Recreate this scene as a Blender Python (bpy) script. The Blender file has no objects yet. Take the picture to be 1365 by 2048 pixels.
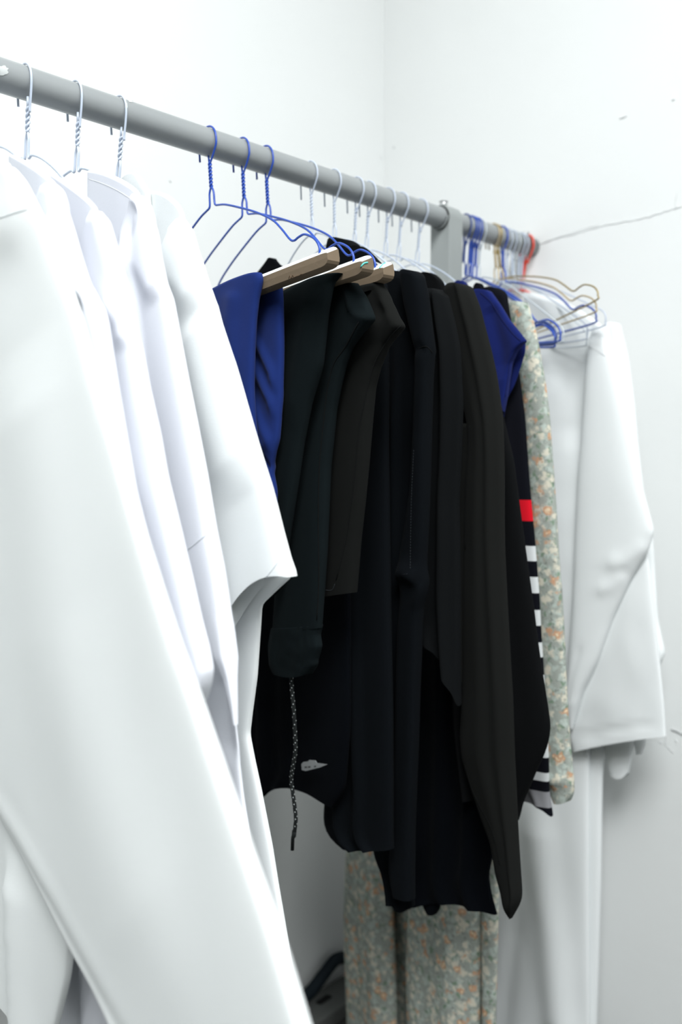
import bpy, bmesh, math, random
from math import sin, cos, pi, radians, sqrt, exp
from mathutils import Vector, noise
from mathutils.bvhtree import BVHTree

random.seed(4)
scene = bpy.context.scene
COL = scene.collection

# ------------------------------------------------------------------ camera
FPX, CX, CY = 1800.0, 682.5, 1024.0
PITCH, PSI = radians(3.7824), radians(42.405)
CAM_Z = 1.0
CAM = Vector((0.0, -0.7815, CAM_Z))
ROD_Z = CAM_Z + 0.3356
FWD = Vector((cos(PSI) * cos(PITCH), sin(PSI) * cos(PITCH), -sin(PITCH)))
RIGHT = Vector((sin(PSI), -cos(PSI), 0.0))
UPV = RIGHT.cross(FWD)
cam_data = bpy.data.cameras.new('camera')
cam = bpy.data.objects.new('camera', cam_data)
COL.objects.link(cam)
cam.location = CAM
cam.rotation_euler = FWD.to_track_quat('-Z', 'Y').to_euler()
cam_data.sensor_fit = 'VERTICAL'
cam_data.sensor_height = 36.0
cam_data.lens = 36.0 * FPX / 2048.0
cam_data.clip_start = 0.02
cam_data.dof.use_dof = True
cam_data.dof.focus_distance = 0.86
cam_data.dof.aperture_fstop = 3.6
scene.camera = cam

# ------------------------------------------------------------------ world, lights, exposure
scene.view_settings.view_transform = 'Standard'
scene.view_settings.look = 'None'
scene.view_settings.gamma = 1.0
scene.view_settings.use_curve_mapping = False
scene.view_settings.exposure = 0.27
world = bpy.data.worlds.new('room_ambience')
scene.world = world
world.use_nodes = True
world.node_tree.nodes['Background'].inputs[0].default_value = (0.93, 0.97, 1.0, 1)
world.node_tree.nodes['Background'].inputs[1].default_value = 0.05


def ceiling_lamp(name, x, y, sx, sy, power, z=2.62):
    d = bpy.data.lights.new(name, 'AREA')
    d.shape = 'RECTANGLE'
    d.size, d.size_y = sx, sy
    d.energy = power
    d.color = (0.96, 0.99, 1.0)
    o = bpy.data.objects.new(name, d)
    o.location = (x, y, z)
    COL.objects.link(o)
    return o


ceiling_lamp('ceiling_tube_lamp', 0.05, -1.15, 1.3, 0.8, 38)
ceiling_lamp('ceiling_tube_lamp', -0.60, -1.3, 1.3, 0.9, 54)
ceiling_lamp('ceiling_tube_lamp', -0.8, -2.9, 1.3, 0.9, 30)

# ------------------------------------------------------------------ materials


def mat(name, col, rough=0.85, spec=0.2, metal=0.0, sheen=0.0, bump=None, coat=0.0, var=0.0):
    m = bpy.data.materials.new(name)
    m.use_nodes = True
    nt = m.node_tree
    b = nt.nodes['Principled BSDF']
    b.inputs['Base Color'].default_value = (*col, 1)
    b.inputs['Roughness'].default_value = rough
    b.inputs['Specular IOR Level'].default_value = spec
    b.inputs['Metallic'].default_value = metal
    b.inputs['Sheen Weight'].default_value = sheen
    b.inputs['Coat Weight'].default_value = coat
    tc = nt.nodes.new('ShaderNodeTexCoord')
    if bump:
        sc, st = bump
        n = nt.nodes.new('ShaderNodeTexNoise')
        n.inputs['Scale'].default_value = sc
        n.inputs['Detail'].default_value = 3
        nt.links.new(tc.outputs['Object'], n.inputs['Vector'])
        bp = nt.nodes.new('ShaderNodeBump')
        bp.inputs['Strength'].default_value = st
        bp.inputs['Distance'].default_value = 0.002
        nt.links.new(n.outputs['Fac'], bp.inputs['Height'])
        nt.links.new(bp.outputs['Normal'], b.inputs['Normal'])
    if var:
        n2 = nt.nodes.new('ShaderNodeTexNoise')
        n2.inputs['Scale'].default_value = 9
        n2.inputs['Detail'].default_value = 4
        nt.links.new(tc.outputs['Object'], n2.inputs['Vector'])
        r = nt.nodes.new('ShaderNodeValToRGB')
        r.color_ramp.elements[0].position = 0.3
        r.color_ramp.elements[1].position = 0.7
        r.color_ramp.elements[0].color = (*[c * (1 - var) for c in col], 1)
        r.color_ramp.elements[1].color = (*[min(1, c * (1 + var)) for c in col], 1)
        nt.links.new(n2.outputs['Fac'], r.inputs['Fac'])
        nt.links.new(r.outputs['Color'], b.inputs['Base Color'])
    return m


def fabric(name, col, **k):
    k.setdefault('bump', (520, 0.05))
    k.setdefault('spec', 0.05)
    return mat(name, col, rough=0.95, **k)


M_WALL = mat('white_wall_paint', (0.775, 0.79, 0.78), 0.7, 0.15, bump=(60, 0.08), var=0.006)
M_WALL_FAR = mat('unseen_wall_grey', (0.4, 0.41, 0.41), 0.8)  # unseen walls, greyed to cut the light they bounce back
M_CEIL = mat('white_ceiling_paint', (0.8, 0.8, 0.8), 0.9)
M_FLOOR = mat('dark_floor', (0.05, 0.052, 0.05), 0.6, bump=(40, 0.1), var=0.2)
M_ROD = mat('grey_rod_paint', (0.26, 0.275, 0.278), 0.33, 0.4, bump=(90, 0.05), var=0.04)
M_POST = mat('grey_post_paint', (0.29, 0.31, 0.305), 0.5, 0.3, bump=(80, 0.05), var=0.04)
M_CHIP = mat('chipped_paint', (0.55, 0.57, 0.56), 0.6)
M_BLACKGAP = mat('gap_shade_black', (0.01, 0.01, 0.01), 0.8)  # flat black for the shade inside gaps and holes
M_STEEL = mat('bolt_steel', (0.55, 0.56, 0.56), 0.35, 0.5, metal=0.8)
M_WHITE = fabric('white_cotton', (0.82, 0.845, 0.84))
M_WHITE_COOL = fabric('bright_white_cotton', (0.765, 0.78, 0.83))
M_WHITE_FAR = fabric('white_shirt_cotton', (0.80, 0.825, 0.825))
M_NAVY = fabric('navy_jersey', (0.012, 0.027, 0.135), sheen=0.05)
M_NAVY_TEE = fabric('navy_tee_jersey', (0.008, 0.015, 0.100), sheen=0.05)
M_GREENBLACK = fabric('green_black_fleece', (0.0055, 0.0085, 0.0095), sheen=0.004)
M_BROWNBLACK = fabric('brown_black_fleece', (0.0075, 0.0080, 0.0075), sheen=0.004)
M_BLACK = fabric('black_fleece', (0.0030, 0.0040, 0.0052), sheen=0.003)
M_BLACK_B = fabric('soft_black_fleece', (0.0048, 0.0055, 0.0060), sheen=0.003)
M_INKBLACK = fabric('ink_black_jersey', (0.0016, 0.0023, 0.0036), sheen=0.006)
M_SCUBA = fabric('charcoal_scuba_knit', (0.0100, 0.0105, 0.0098), sheen=0.005)
M_SCUBA_DARK = fabric('black_scuba_knit', (0.0042, 0.0046, 0.0050), sheen=0.003)
M_SEAM = mat('black_seam_thread', (0.0015, 0.002, 0.002), 0.9)
M_SEAM_GREY = mat('grey_stitching', (0.035, 0.04, 0.045), 0.9)
M_SEAM_WHITE = mat('white_seam_thread', (0.74, 0.77, 0.79), 0.9)
M_SEAM_NAVY = mat('navy_seam_thread', (0.006, 0.010, 0.06), 0.9)
M_WIRE_BLUE = mat('blue_coated_wire', (0.018, 0.068, 0.38), 0.35, 0.5)
M_WIRE_DKBLUE = mat('dark_blue_coated_wire', (0.03, 0.06, 0.22), 0.35, 0.5)
M_WIRE_WHITE = mat('pale_blue_white_wire', (0.50, 0.56, 0.66), 0.35, 0.5)
M_WIRE_GREY = mat('grey_white_wire', (0.52, 0.57, 0.60), 0.35, 0.5)
M_WIRE_GOLD = mat('gold_wire', (0.33, 0.24, 0.08), 0.3, 0.5, metal=0.5)
M_WIRE_BEIGE = mat('beige_gold_wire', (0.48, 0.38, 0.22), 0.35, 0.5, metal=0.3)
M_WIRE_RED = mat('red_coated_wire', (0.72, 0.06, 0.03), 0.35, 0.5)
M_CARD = mat('brown_card', (0.17, 0.13, 0.09), 0.9, 0.05, bump=(160, 0.15), var=0.12)
M_CARDWHITE = mat('white_card', (0.78, 0.82, 0.82), 0.8, 0.1)
M_PRINT = mat('faded_brown_print', (0.12, 0.075, 0.045), 0.9)
M_TEALPRINT = mat('teal_glue_mark', (0.12, 0.55, 0.50), 0.8)
M_TAG = mat('pale_grey_tag', (0.26, 0.27, 0.27), 0.9)
M_TAGINK = mat('grey_tag_ink', (0.07, 0.07, 0.07), 0.9)
M_CORD = mat('black_cord', (0.010, 0.012, 0.012), 0.8)
M_FLECK = mat('pale_cord_fleck', (0.55, 0.58, 0.57), 0.8)
M_SCUFF = mat('grey_scuff', (0.45, 0.46, 0.46), 0.9)
M_SCUFF_LIGHT = mat('faint_grey_mark', (0.72, 0.73, 0.73), 0.9)
M_RAIL = mat('dusty_grey_steel', (0.11, 0.115, 0.11), 0.7, 0.2, var=0.15)
M_CABLE = mat('dark_blue_cable', (0.008, 0.014, 0.020), 0.7)


def floral(name, k=1.0):
    m = bpy.data.materials.new(name)
    m.use_nodes = True
    nt = m.node_tree
    N, Lk = nt.nodes, nt.links
    b = N['Principled BSDF']
    b.inputs['Roughness'].default_value = 0.95
    b.inputs['Specular IOR Level'].default_value = 0.05
    tc = N.new('ShaderNodeTexCoord')
    mp = N.new('ShaderNodeMapping')
    mp.inputs['Scale'].default_value = (1.0, 1.0, 1.0)
    Lk.new(tc.outputs['Object'], mp.inputs['Vector'])
    wn = N.new('ShaderNodeTexNoise'); wn.inputs['Scale'].default_value = 120; wn.inputs['Detail'].default_value = 2
    Lk.new(mp.outputs['Vector'], wn.inputs['Vector'])
    wm = N.new('ShaderNodeVectorMath'); wm.operation = 'SCALE'; wm.inputs['Scale'].default_value = 0.016
    Lk.new(wn.outputs['Color'], wm.inputs[0])
    wa = N.new('ShaderNodeVectorMath'); wa.operation = 'ADD'
    Lk.new(mp.outputs['Vector'], wa.inputs[0]); Lk.new(wm.outputs['Vector'], wa.inputs[1])

    def blob(scale, off, r0, r1):
        mo = N.new('ShaderNodeMapping'); mo.inputs['Location'].default_value = off
        Lk.new(wa.outputs['Vector'], mo.inputs['Vector'])
        v = N.new('ShaderNodeTexVoronoi'); v.inputs['Scale'].default_value = scale
        Lk.new(mo.outputs['Vector'], v.inputs['Vector'])
        r = N.new('ShaderNodeMapRange')
        r.inputs['From Min'].default_value = r1; r.inputs['From Max'].default_value = r0
        Lk.new(v.outputs['Distance'], r.inputs['Value'])
        return r.outputs['Result'], v

    def mix(fac, a, bcol):
        x = N.new('ShaderNodeMix'); x.data_type = 'RGBA'
        Lk.new(fac, x.inputs['Factor'])
        if isinstance(a, tuple): x.inputs['A'].default_value = a
        else: Lk.new(a, x.inputs['A'])
        x.inputs['B'].default_value = bcol
        return x.outputs['Result']
    base = (0.31 * k, 0.335 * k, 0.30 * k, 1)
    f0, _ = blob(95, (0.3, 0.1, 0.7), 0.25, 0.55)
    c = mix(f0, base, (0.42 * k, 0.475 * k, 0.43 * k, 1))
    f1, _ = blob(75, (1.3, 0.6, 0.2), 0.18, 0.32)
    c = mix(f1, c, (0.19 * k, 0.26 * k, 0.19 * k, 1))
    f2, _ = blob(72, (0.0, 0.0, 0.0), 0.24, 0.46)
    c = mix(f2, c, (0.59 * k, 0.56 * k, 0.46 * k, 1))
    f3, _ = blob(52, (0.7, 0.2, 0.4), 0.20, 0.36)
    c = mix(f3, c, (0.52 * k, 0.30 * k, 0.18 * k, 1))
    f4, _ = blob(52, (0.7, 0.2, 0.4), 0.08, 0.18)
    c = mix(f4, c, (0.68 * k, 0.55 * k, 0.38 * k, 1))
    ns = N.new('ShaderNodeTexNoise'); ns.inputs['Scale'].default_value = 210; ns.inputs['Detail'].default_value = 3
    Lk.new(tc.outputs['Object'], ns.inputs['Vector'])
    rr = N.new('ShaderNodeMapRange'); rr.inputs['From Min'].default_value = 0.60; rr.inputs['From Max'].default_value = 0.68
    rr.inputs['To Max'].default_value = 0.6
    Lk.new(ns.outputs['Fac'], rr.inputs['Value'])
    c = mix(rr.outputs['Result'], c, (0.13 * k, 0.15 * k, 0.13 * k, 1))
    Lk.new(c, b.inputs['Base Color'])
    return m


M_FLORAL = floral('sage_floral_print')


def striped(name, bands, hi):
    """black knit with horizontal bands; bands = [(z_bottom, z_top, colour)] in object space."""
    m = bpy.data.materials.new(name)
    m.use_nodes = True
    nt = m.node_tree
    b = nt.nodes['Principled BSDF']
    b.inputs['Roughness'].default_value = 0.95
    b.inputs['Specular IOR Level'].default_value = 0.05
    tc = nt.nodes.new('ShaderNodeTexCoord')
    sp = nt.nodes.new('ShaderNodeSeparateXYZ')
    nt.links.new(tc.outputs['Object'], sp.inputs[0])
    prev = None
    for z0, z1, c in bands:
        a = nt.nodes.new('ShaderNodeMath'); a.operation = 'GREATER_THAN'; a.inputs[1].default_value = z0
        d = nt.nodes.new('ShaderNodeMath'); d.operation = 'LESS_THAN'; d.inputs[1].default_value = z1
        nt.links.new(sp.outputs['Z'], a.inputs[0]); nt.links.new(sp.outputs['Z'], d.inputs[0])
        mu = nt.nodes.new('ShaderNodeMath'); mu.operation = 'MULTIPLY'
        nt.links.new(a.outputs[0], mu.inputs[0]); nt.links.new(d.outputs[0], mu.inputs[1])
        x = nt.nodes.new('ShaderNodeMix'); x.data_type = 'RGBA'
        nt.links.new(mu.outputs[0], x.inputs['Factor'])
        if prev is None: x.inputs['A'].default_value = (*hi, 1)
        else: nt.links.new(prev, x.inputs['A'])
        x.inputs['B'].default_value = (*c, 1)
        prev = x.outputs['Result']
    nt.links.new(prev, b.inputs['Base Color'])
    return m


# ------------------------------------------------------------------ helpers


def link(name, me, m=None, parent=None):
    o = bpy.data.objects.new(name, me)
    COL.objects.link(o)
    if m is not None:
        for mm in (m if isinstance(m, (list, tuple)) else [m]):
            me.materials.append(mm)
    if parent is not None:
        o.parent = parent
    return o


def mesh_obj(name, verts, faces, m, parent=None, smooth=True, mids=None):
    org = Vector(parent['_org']) if parent is not None and '_org' in parent else Vector((0, 0, 0))
    me = bpy.data.meshes.new(name)
    me.from_pydata([tuple(Vector(v) - org) for v in verts], [], faces)
    bm = bmesh.new(); bm.from_mesh(me)
    bmesh.ops.recalc_face_normals(bm, faces=bm.faces)
    bm.to_mesh(me); bm.free()
    if smooth:
        me.polygons.foreach_set('use_smooth', [True] * len(me.polygons))
    if mids:
        me.polygons.foreach_set('material_index', mids)
    me.update()
    return link(name, me, m, parent)


def thing(name, label, cat, loc, group=None):
    o = bpy.data.objects.new(name, None)
    COL.objects.link(o)
    o.empty_display_size = 0.02
    o.location = loc
    o['label'] = label
    o['category'] = cat
    if group: o['group'] = group
    o['_org'] = list(loc)
    return o


def tag(o, label, cat, group=None, kind=None):
    if label: o['label'] = label
    if cat: o['category'] = cat
    if group: o['group'] = group
    if kind: o['kind'] = kind
    return o


class MB:
    def __init__(s):
        s.v, s.f, s.m = [], [], []

    def add(s, v, f, mi=0):
        n = len(s.v)
        s.v += [Vector(p) for p in v]
        s.f += [tuple(i + n for i in q) for q in f]
        s.m += [mi] * len(f)

    def tube(s, pts, r, n=8, mi=0, cap=True):
        pts = [Vector(p) for p in pts]
        rs = r if isinstance(r, (list, tuple)) else [r] * len(pts)
        ref = None
        v, f = [], []
        for i, p in enumerate(pts):
            a = pts[max(0, i - 1)]; b = pts[min(len(pts) - 1, i + 1)]
            t = (b - a).normalized()
            if ref is None:
                ref = t.orthogonal().normalized()
            ref = (ref - t * ref.dot(t)).normalized()
            bi = t.cross(ref)
            for k in range(n):
                an = 2 * pi * k / n
                v.append(p + (ref * cos(an) + bi * sin(an)) * rs[i])
        for i in range(len(pts) - 1):
            for k in range(n):
                k2 = (k + 1) % n
                f.append((i * n + k, i * n + k2, (i + 1) * n + k2, (i + 1) * n + k))
        if cap:
            f.append(tuple(reversed(range(n))))
            f.append(tuple((len(pts) - 1) * n + k for k in range(n)))
        s.add(v, f, mi)

    def box(s, x0, x1, y0, y1, z0, z1, mi=0):
        v = [(x, y, z) for x in (x0, x1) for y in (y0, y1) for z in (z0, z1)]
        s.add(v, [(0, 1, 3, 2), (4, 6, 7, 5), (0, 4, 5, 1), (2, 3, 7, 6), (0, 2, 6, 4), (1, 5, 7, 3)], mi)

    def build(s, name, m, parent=None, smooth=True):
        return mesh_obj(name, s.v, s.f, m, parent, smooth, s.m)


def smooth_path(pts, n=6):
    """Catmull-Rom through pts."""
    P = [Vector(p) for p in pts]
    out = []
    for i in range(len(P) - 1):
        p0 = P[i - 1] if i else P[0] * 2 - P[1]
        p1, p2 = P[i], P[i + 1]
        p3 = P[i + 2] if i + 2 < len(P) else P[-1] * 2 - P[-2]
        for k in range(n):
            t = k / n
            out.append(0.5 * ((2 * p1) + (p2 - p0) * t + (2 * p0 - 5 * p1 + 4 * p2 - p3) * t * t + (3 * p1 - p0 - 3 * p2 + p3) * t ** 3))
    out.append(P[-1])
    return out


def ray(px, py):
    return FWD + RIGHT * ((px - CX) / FPX) - UPV * ((py - CY) / FPX)


class Plane:
    """vertical hanging plane of one hanger: s along the rod, turned by yaw; local u outward, z up"""

    def __init__(s, sx, yaw=-7.0, off=0.0):
        a = radians(yaw)
        s.du = Vector((sin(a), -cos(a), 0))
        s.n = Vector((-cos(a), -sin(a), 0))       # towards the near end
        s.o = Vector((sx, 0, 0)) - s.n * off

    def px(s, x, y, at=None):
        if at is not None:            # already (u, z) on the plane
            return (x, y)
        r = ray(x, y)
        t = (s.o - CAM).dot(s.n) / r.dot(s.n)
        p = CAM + r * t
        return ((p - s.o).dot(s.du), p.z)

    def P(s, u, z, w=0.0):
        p = s.o + s.du * u + s.n * w
        return Vector((p.x, p.y, z))


def panel(name, m, parent, pl, rows, th=0.01, creases=(), ridges=(), wr=0.0012, ws=(14, 5), seed=0,
          e=3.0, nt=30, nv=90, sm=3, ripple=None, back=True, taper=None, mesh_only=False):
    """cloth tube lofted through rows of points traced on a hanging plane; rounded side folds, open ends"""
    R = []
    for r in rows:
        pts = [pl.px(*q) for q in r]
        if len(pts) == 2:
            pts = [pts[0], ((pts[0][0] + pts[1][0]) / 2, (pts[0][1] + pts[1][1]) / 2), pts[1]]
        else:  # make the middle point lie on the curve
            mid = pts[1]
            pts = [pts[0], (2 * mid[0] - 0.5 * (pts[0][0] + pts[2][0]), 2 * mid[1] - 0.5 * (pts[0][1] + pts[2][1])), pts[2]]
        R.append([Vector((a, b)) for a, b in pts])
    # length parameter along the rows
    L = [0.0]
    for i in range(1, len(R)):
        L.append(L[-1] + max(1e-5, 0.5 * ((R[i][2] - R[i - 1][2]).length + (R[i][0] - R[i - 1][0]).length)))
    S = []
    for j in range(nv):
        d = L[-1] * j / (nv - 1)
        i = 0
        while i < len(R) - 2 and L[i + 1] < d: i += 1
        t = (d - L[i]) / (L[i + 1] - L[i])
        S.append([R[i][k].lerp(R[i + 1][k], t) for k in range(3)])
    for _ in range(sm):
        T = [s_[:] for s_ in S]
        for j in range(1, nv - 1):
            S[j] = [(T[j - 1][k] + 2 * T[j][k] + T[j + 1][k]) / 4 for k in range(3)]
    CR = []
    for c in creases:
        pts = [Vector(pl.px(*q)) for q in c[0]]
        CR.append((pts, c[1], c[2], c[3]))

    def disp(u, z, t, v):
        d = 0.0
        for pts, amp, wl, wrr in CR:
            best = None
            tot = sum((pts[i + 1] - pts[i]).length for i in range(len(pts) - 1)); run = 0.0
            for i in range(len(pts) - 1):
                a, b = pts[i], pts[i + 1]
                ab = b - a
                q = max(0.0, min(1.0, (Vector((u, z)) - a).dot(ab) / max(1e-9, ab.length_squared)))
                w = Vector((u, z)) - (a + ab * q)
                dd = w.length
                if best is None or dd < best[0]:
                    best = (dd, ab.x * w.y - ab.y * w.x, (run + q * ab.length) / tot)
                run += ab.length
            w_ = wl if best[1] > 0 else wrr
            x = best[0] / w_
            if x < 3: d += amp * exp(-x * x) * min(1.0, 0.35 + best[2] / 0.15, 0.0 + (1 - best[2]) / 0.2)
        for (t0, t1, wd, amp, v0, v1) in ridges:
            tc = t0 + (t1 - t0) * v
            x = (t - tc) / wd
            if abs(x) < 3:
                env = min(1.0, max(0.0, (v - v0) / 0.12 if v0 > 0 else 1.0)) * min(1.0, max(0.0, (v1 - v) / 0.12 if v1 < 1 else 1.0))
                d += amp * exp(-x * x) * env
        if wr:
            d += wr * noise.noise(Vector((u * ws[0], z * ws[1], seed * 3.7)))
            d += wr * 0.35 * noise.noise(Vector((u * ws[0] * 3, z * ws[1] * 3, seed * 1.7 + 9)))
        if ripple:
            amp, fr, reach = ripple
            d += amp * sin(fr * (z + 0.3 * u)) * exp(-(t / reach) ** 2) * max(0.0, min(1.0, (v - 0.55) / 0.2))
        return d

    ts = [0.5 - 0.5 * cos(pi * i / nt) for i in range(nt + 1)]
    V, F = [], []
    for j in range(nv):
        a, b, c = S[j]
        v = j / (nv - 1)
        tv = th * (taper(v) if taper else 1.0)
        wdt = (c - a).length
        tv = min(tv, 0.5 * wdt + 0.0005)
        row = []
        for i, t in enumerate(ts):
            q = a * (1 - t) ** 2 + b * (2 * t * (1 - t)) + c * t * t
            pr = max(0.0, 1 - abs(2 * t - 1) ** e) ** (1 / e)
            row.append((q, pr, disp(q.x, q.y, t, v), t))
        for q, pr, d, t in row:
            V.append(pl.P(q.x, q.y, tv * pr + d * (0.25 + 0.75 * pr)))
        if back:
            for q, pr, d, t in row[-2:0:-1]:
                V.append(pl.P(q.x, q.y, -tv * pr + d * (0.25 + 0.75 * pr) * 0.6))
    w = 2 * nt if back else nt + 1
    for j in range(nv - 1):
        for i in range(w if back else w - 1):
            i2 = (i + 1) % w
            F.append((j * w + i, j * w + i2, (j + 1) * w + i2, (j + 1) * w + i))
    if back:
        for i in range(1, nt - 1):
            F.append((i, i + 1, w - i - 1, w - i))
        F.append((0, 1, w - 1)); F.append((nt - 1, nt, w - nt + 1))
    if mesh_only:
        return V, F
    o = mesh_obj(name, V, F, m, parent)
    o['_bv'] = len(V)
    BV[o.name] = BVHTree.FromPolygons(V, F)
    return o


BV = {}


def seam(on, pts, m, r=0.0005, name='seam', dash=None, n=5):
    """thread following the cloth surface"""
    bv = BV[on.name]
    org = Vector(on.parent['_org']) if on.parent is not None else Vector()
    P2 = smooth_path([Vector((a, b, 0)) for a, b in pts], n)
    W = []
    last = None
    for q in P2:
        d = ray(q.x, q.y).normalized()
        hit, nn, _, _ = bv.ray_cast(CAM, d)
        if hit is None: continue
        W.append(hit - d * (r * 0.4))
    if len(W) < 3: return None
    mb = MB()
    if dash:
        acc = 0
        L = 0
        seg = []
        for i in range(len(W) - 1):
            k = max(1, int((W[i + 1] - W[i]).length / 0.0006))
            for q in range(k): seg.append(W[i].lerp(W[i + 1], q / k))
        on_n, off_n = dash
        i = 0
        while i + on_n < len(seg):
            mb.tube(seg[i:i + on_n + 1], r, 5)
            i += on_n + off_n
    else:
        mb.tube(W, r, 5)
    org2 = on
    me = bpy.data.meshes.new(name)
    me.from_pydata([tuple(v - org) for v in mb.v], [], mb.f)
    me.polygons.foreach_set('use_smooth', [True] * len(me.polygons))
    o = link(name, me, m, on)
    return o


def fold_over(name, m, parent, pl, pts, w0, w1, rise, nn=9):
    """the bend where cloth passes over a bar: an arch between two hanging sheets"""
    q = smooth_path([Vector((*pl.px(*p), 0)) for p in pts], 6)
    V, F = [], []
    for p in q:
        for k in range(nn):
            a = pi * k / (nn - 1)
            w = (w0 + w1) / 2 + (w0 - w1) / 2 * cos(a)
            V.append(pl.P(p.x, p.y + rise * sin(a), w))
    for i in range(len(q) - 1):
        for k in range(nn - 1):
            F.append((i * nn + k, i * nn + k + 1, (i + 1) * nn + k + 1, (i + 1) * nn + k))
    return mesh_obj(name, V, F, m, parent)


# ------------------------------------------------------------------ the room
WX, WY = 1.322, 0.318      # right wall and back wall
X0, Y0, ZC = -4.5, -5.5, 2.8


def structure(name, verts, faces, m):
    o = mesh_obj(name, verts, faces, m, None, smooth=False)
    o['kind'] = 'structure'
    return o


def slab(name, x0, x1, y0, y1, z0, z1, m):
    b = MB(); b.box(x0, x1, y0, y1, z0, z1)
    o = b.build(name, m, None, smooth=False); o['kind'] = 'structure'
    return o


slab('floor', X0 - .1, WX + .1, Y0 - .1, WY + .1, -0.08, 0.0, M_FLOOR)
slab('ceiling', X0 - .1, WX + .1, Y0 - .1, WY + .1, ZC, ZC + .08, M_CEIL)
slab('wall_back', X0 - .1, WX + .1, WY, WY + .1, 0, ZC, M_WALL)
slab('wall_right', WX, WX + .1, Y0 - .1, WY, 0, ZC, M_WALL)
slab('wall_left', X0 - .1, X0, Y0 - .1, WY, 0, ZC, M_WALL_FAR)
slab('wall_front', X0, WX, Y0 - .1, Y0, 0, ZC, M_WALL_FAR)


def on_right(px, py, off=0.0006):
    r = ray(px, py); return CAM + r * ((WX - off - CAM.x) / r.x)


def on_back(px, py, off=0.0006):
    r = ray(px, py); return CAM + r * ((WY - off - CAM.y) / r.y)


# the hairline ridge, scuffs and specks on the walls belong to the wall itself
wr_obj = bpy.data.objects['wall_right']
wb_obj = bpy.data.objects['wall_back']


def wall_line(fn, pts, r, m, parent, jit=0.0, name='crack'):
    P = [fn(*p) for p in pts]
    Q = []
    for i in range(len(P) - 1):
        for k in range(8):
            q = P[i].lerp(P[i + 1], k / 8)
            Q.append(q + Vector((0, random.uniform(-jit, jit), random.uniform(-jit, jit))))
    Q.append(P[-1])
    b = MB(); b.tube(Q, [r * random.uniform(0.5, 1.3) for _ in Q], 5)
    o = b.build(name, m, None)
    o.parent = parent
    return o


wall_line(on_right, [(1068, 492), (1110, 478), (1160, 465), (1210, 450), (1262, 441), (1300, 434), (1340, 419), (1380, 408)], 0.0005, M_SCUFF_LIGHT, wr_obj, 0.0010, 'crack')
wall_line(on_right, [(1090, 483), (1140, 468), (1170, 457), (1200, 450)], 0.0003, M_SCUFF_LIGHT, wr_obj, 0.001, 'crack')
wall_line(on_right, [(1355, 385), (1352, 402), (1352, 418)], 0.0005, M_SCUFF_LIGHT, wr_obj, 0.0006, 'crack')
wall_line(on_right, [(1240, 236), (1246, 235), (1253, 232)], 0.0012, M_SCUFF_LIGHT, wr_obj, 0.0004, 'scuff')
wall_line(on_right, [(1345, 200), (1350, 198)], 0.0010, M_SCUFF_LIGHT, wr_obj, 0.0004, 'scuff')
wall_line(on_right, [(1344, 1459), (1356, 1463), (1372, 1472)], 0.0012, M_SCUFF, wr_obj, 0.0004, 'scuff')
wall_line(on_right, [(1333, 1470), (1331, 1490)], 0.0006, M_SCUFF_LIGHT, wr_obj, 0.0004, 'scuff')
for (a, b_) in [(1320, 1482), (1338, 1494), (1344, 1500), (1352, 1480)]:
    wall_line(on_right, [(a, b_), (a + 3, b_ + 5)], 0.0007, M_SCUFF_LIGHT, wr_obj, 0.0004, 'scuff')
wall_line(on_right, [(789, 291), (787, 297)], 0.0014, M_SCUFF_LIGHT, wr_obj, 0.0004, 'scuff')
wall_line(on_back, [(763, 314), (764, 317)], 0.0012, M_SCUFF_LIGHT, wb_obj, 0.0003, 'scuff')
wall_line(on_back, [(339, 360), (341, 363)], 0.0011, M_SCUFF_LIGHT, wb_obj, 0.0003, 'scuff')

# ------------------------------------------------------------------ rail and post
RR = 0.0147
rail = thing('clothes_rail', 'thick grey painted steel clothes rail running from the near left to the right wall', 'clothes rail', (0, 0, ROD_Z))
b = MB()
NS = 60
b.tube([(X0 + 0.01 + (WX - 0.002 - X0 - 0.01) * i / NS, 0, ROD_Z) for i in range(NS + 1)], RR, 40)
b.build('pipe', M_ROD, rail)
# paint chips on the pipe
b = MB()


def pipe_pt(px, py):
    # near-side surface point of the pipe under this picture point
    r = ray(px, py).normalized()
    oy, oz = CAM.y, CAM.z - ROD_Z
    A = r.y ** 2 + r.z ** 2; B = oy * r.y + oz * r.z; C = oy ** 2 + oz ** 2 - RR ** 2
    dsc = B * B - A * C
    t = (-B - sqrt(max(0, dsc))) / A
    return CAM + r * t


def chip(cx, cy, rx, ry, n=18, seed=0):
    rnd = random.Random(seed)
    q = [0.75 + 0.35 * rnd.random() for _ in range(n)]
    v, f = [], []

    def at(x, y):
        p = pipe_pt(x, y)
        nn = Vector((0, p.y, p.z - ROD_Z)).normalized()
        return p + nn * 0.0003
    v.append(at(cx, cy))
    for r_ in (0.33, 0.66, 1.0):
        for k in range(n):
            a = 2 * pi * k / n
            v.append(at(cx + rx * cos(a) * q[k] * r_, cy + ry * sin(a) * q[k] * r_))
    f += [(0, 1 + k, 1 + (k + 1) % n) for k in range(n)]
    for g_ in range(2):
        for k in range(n):
            k2 = (k + 1) % n
            f.append((1 + g_ * n + k, 1 + (g_ + 1) * n + k, 1 + (g_ + 1) * n + k2, 1 + g_ * n + k2))
    cb = MB(); cb.add(v, f)
    cb.build('paint_chip', M_CHIP, rail)


chip(4, 141, 13, 11, seed=1)
chip(252, 213, 3, 8, seed=2)
chip(262, 203, 5, 2, seed=3)
# bolt near the wall end
b = MB(); b.tube([(1.300, 0, ROD_Z + RR - 0.001), (1.300, 0, ROD_Z + RR + 0.006)], 0.0062, 16)
b.build('end_bolt', M_STEEL, rail, smooth=False)

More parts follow.
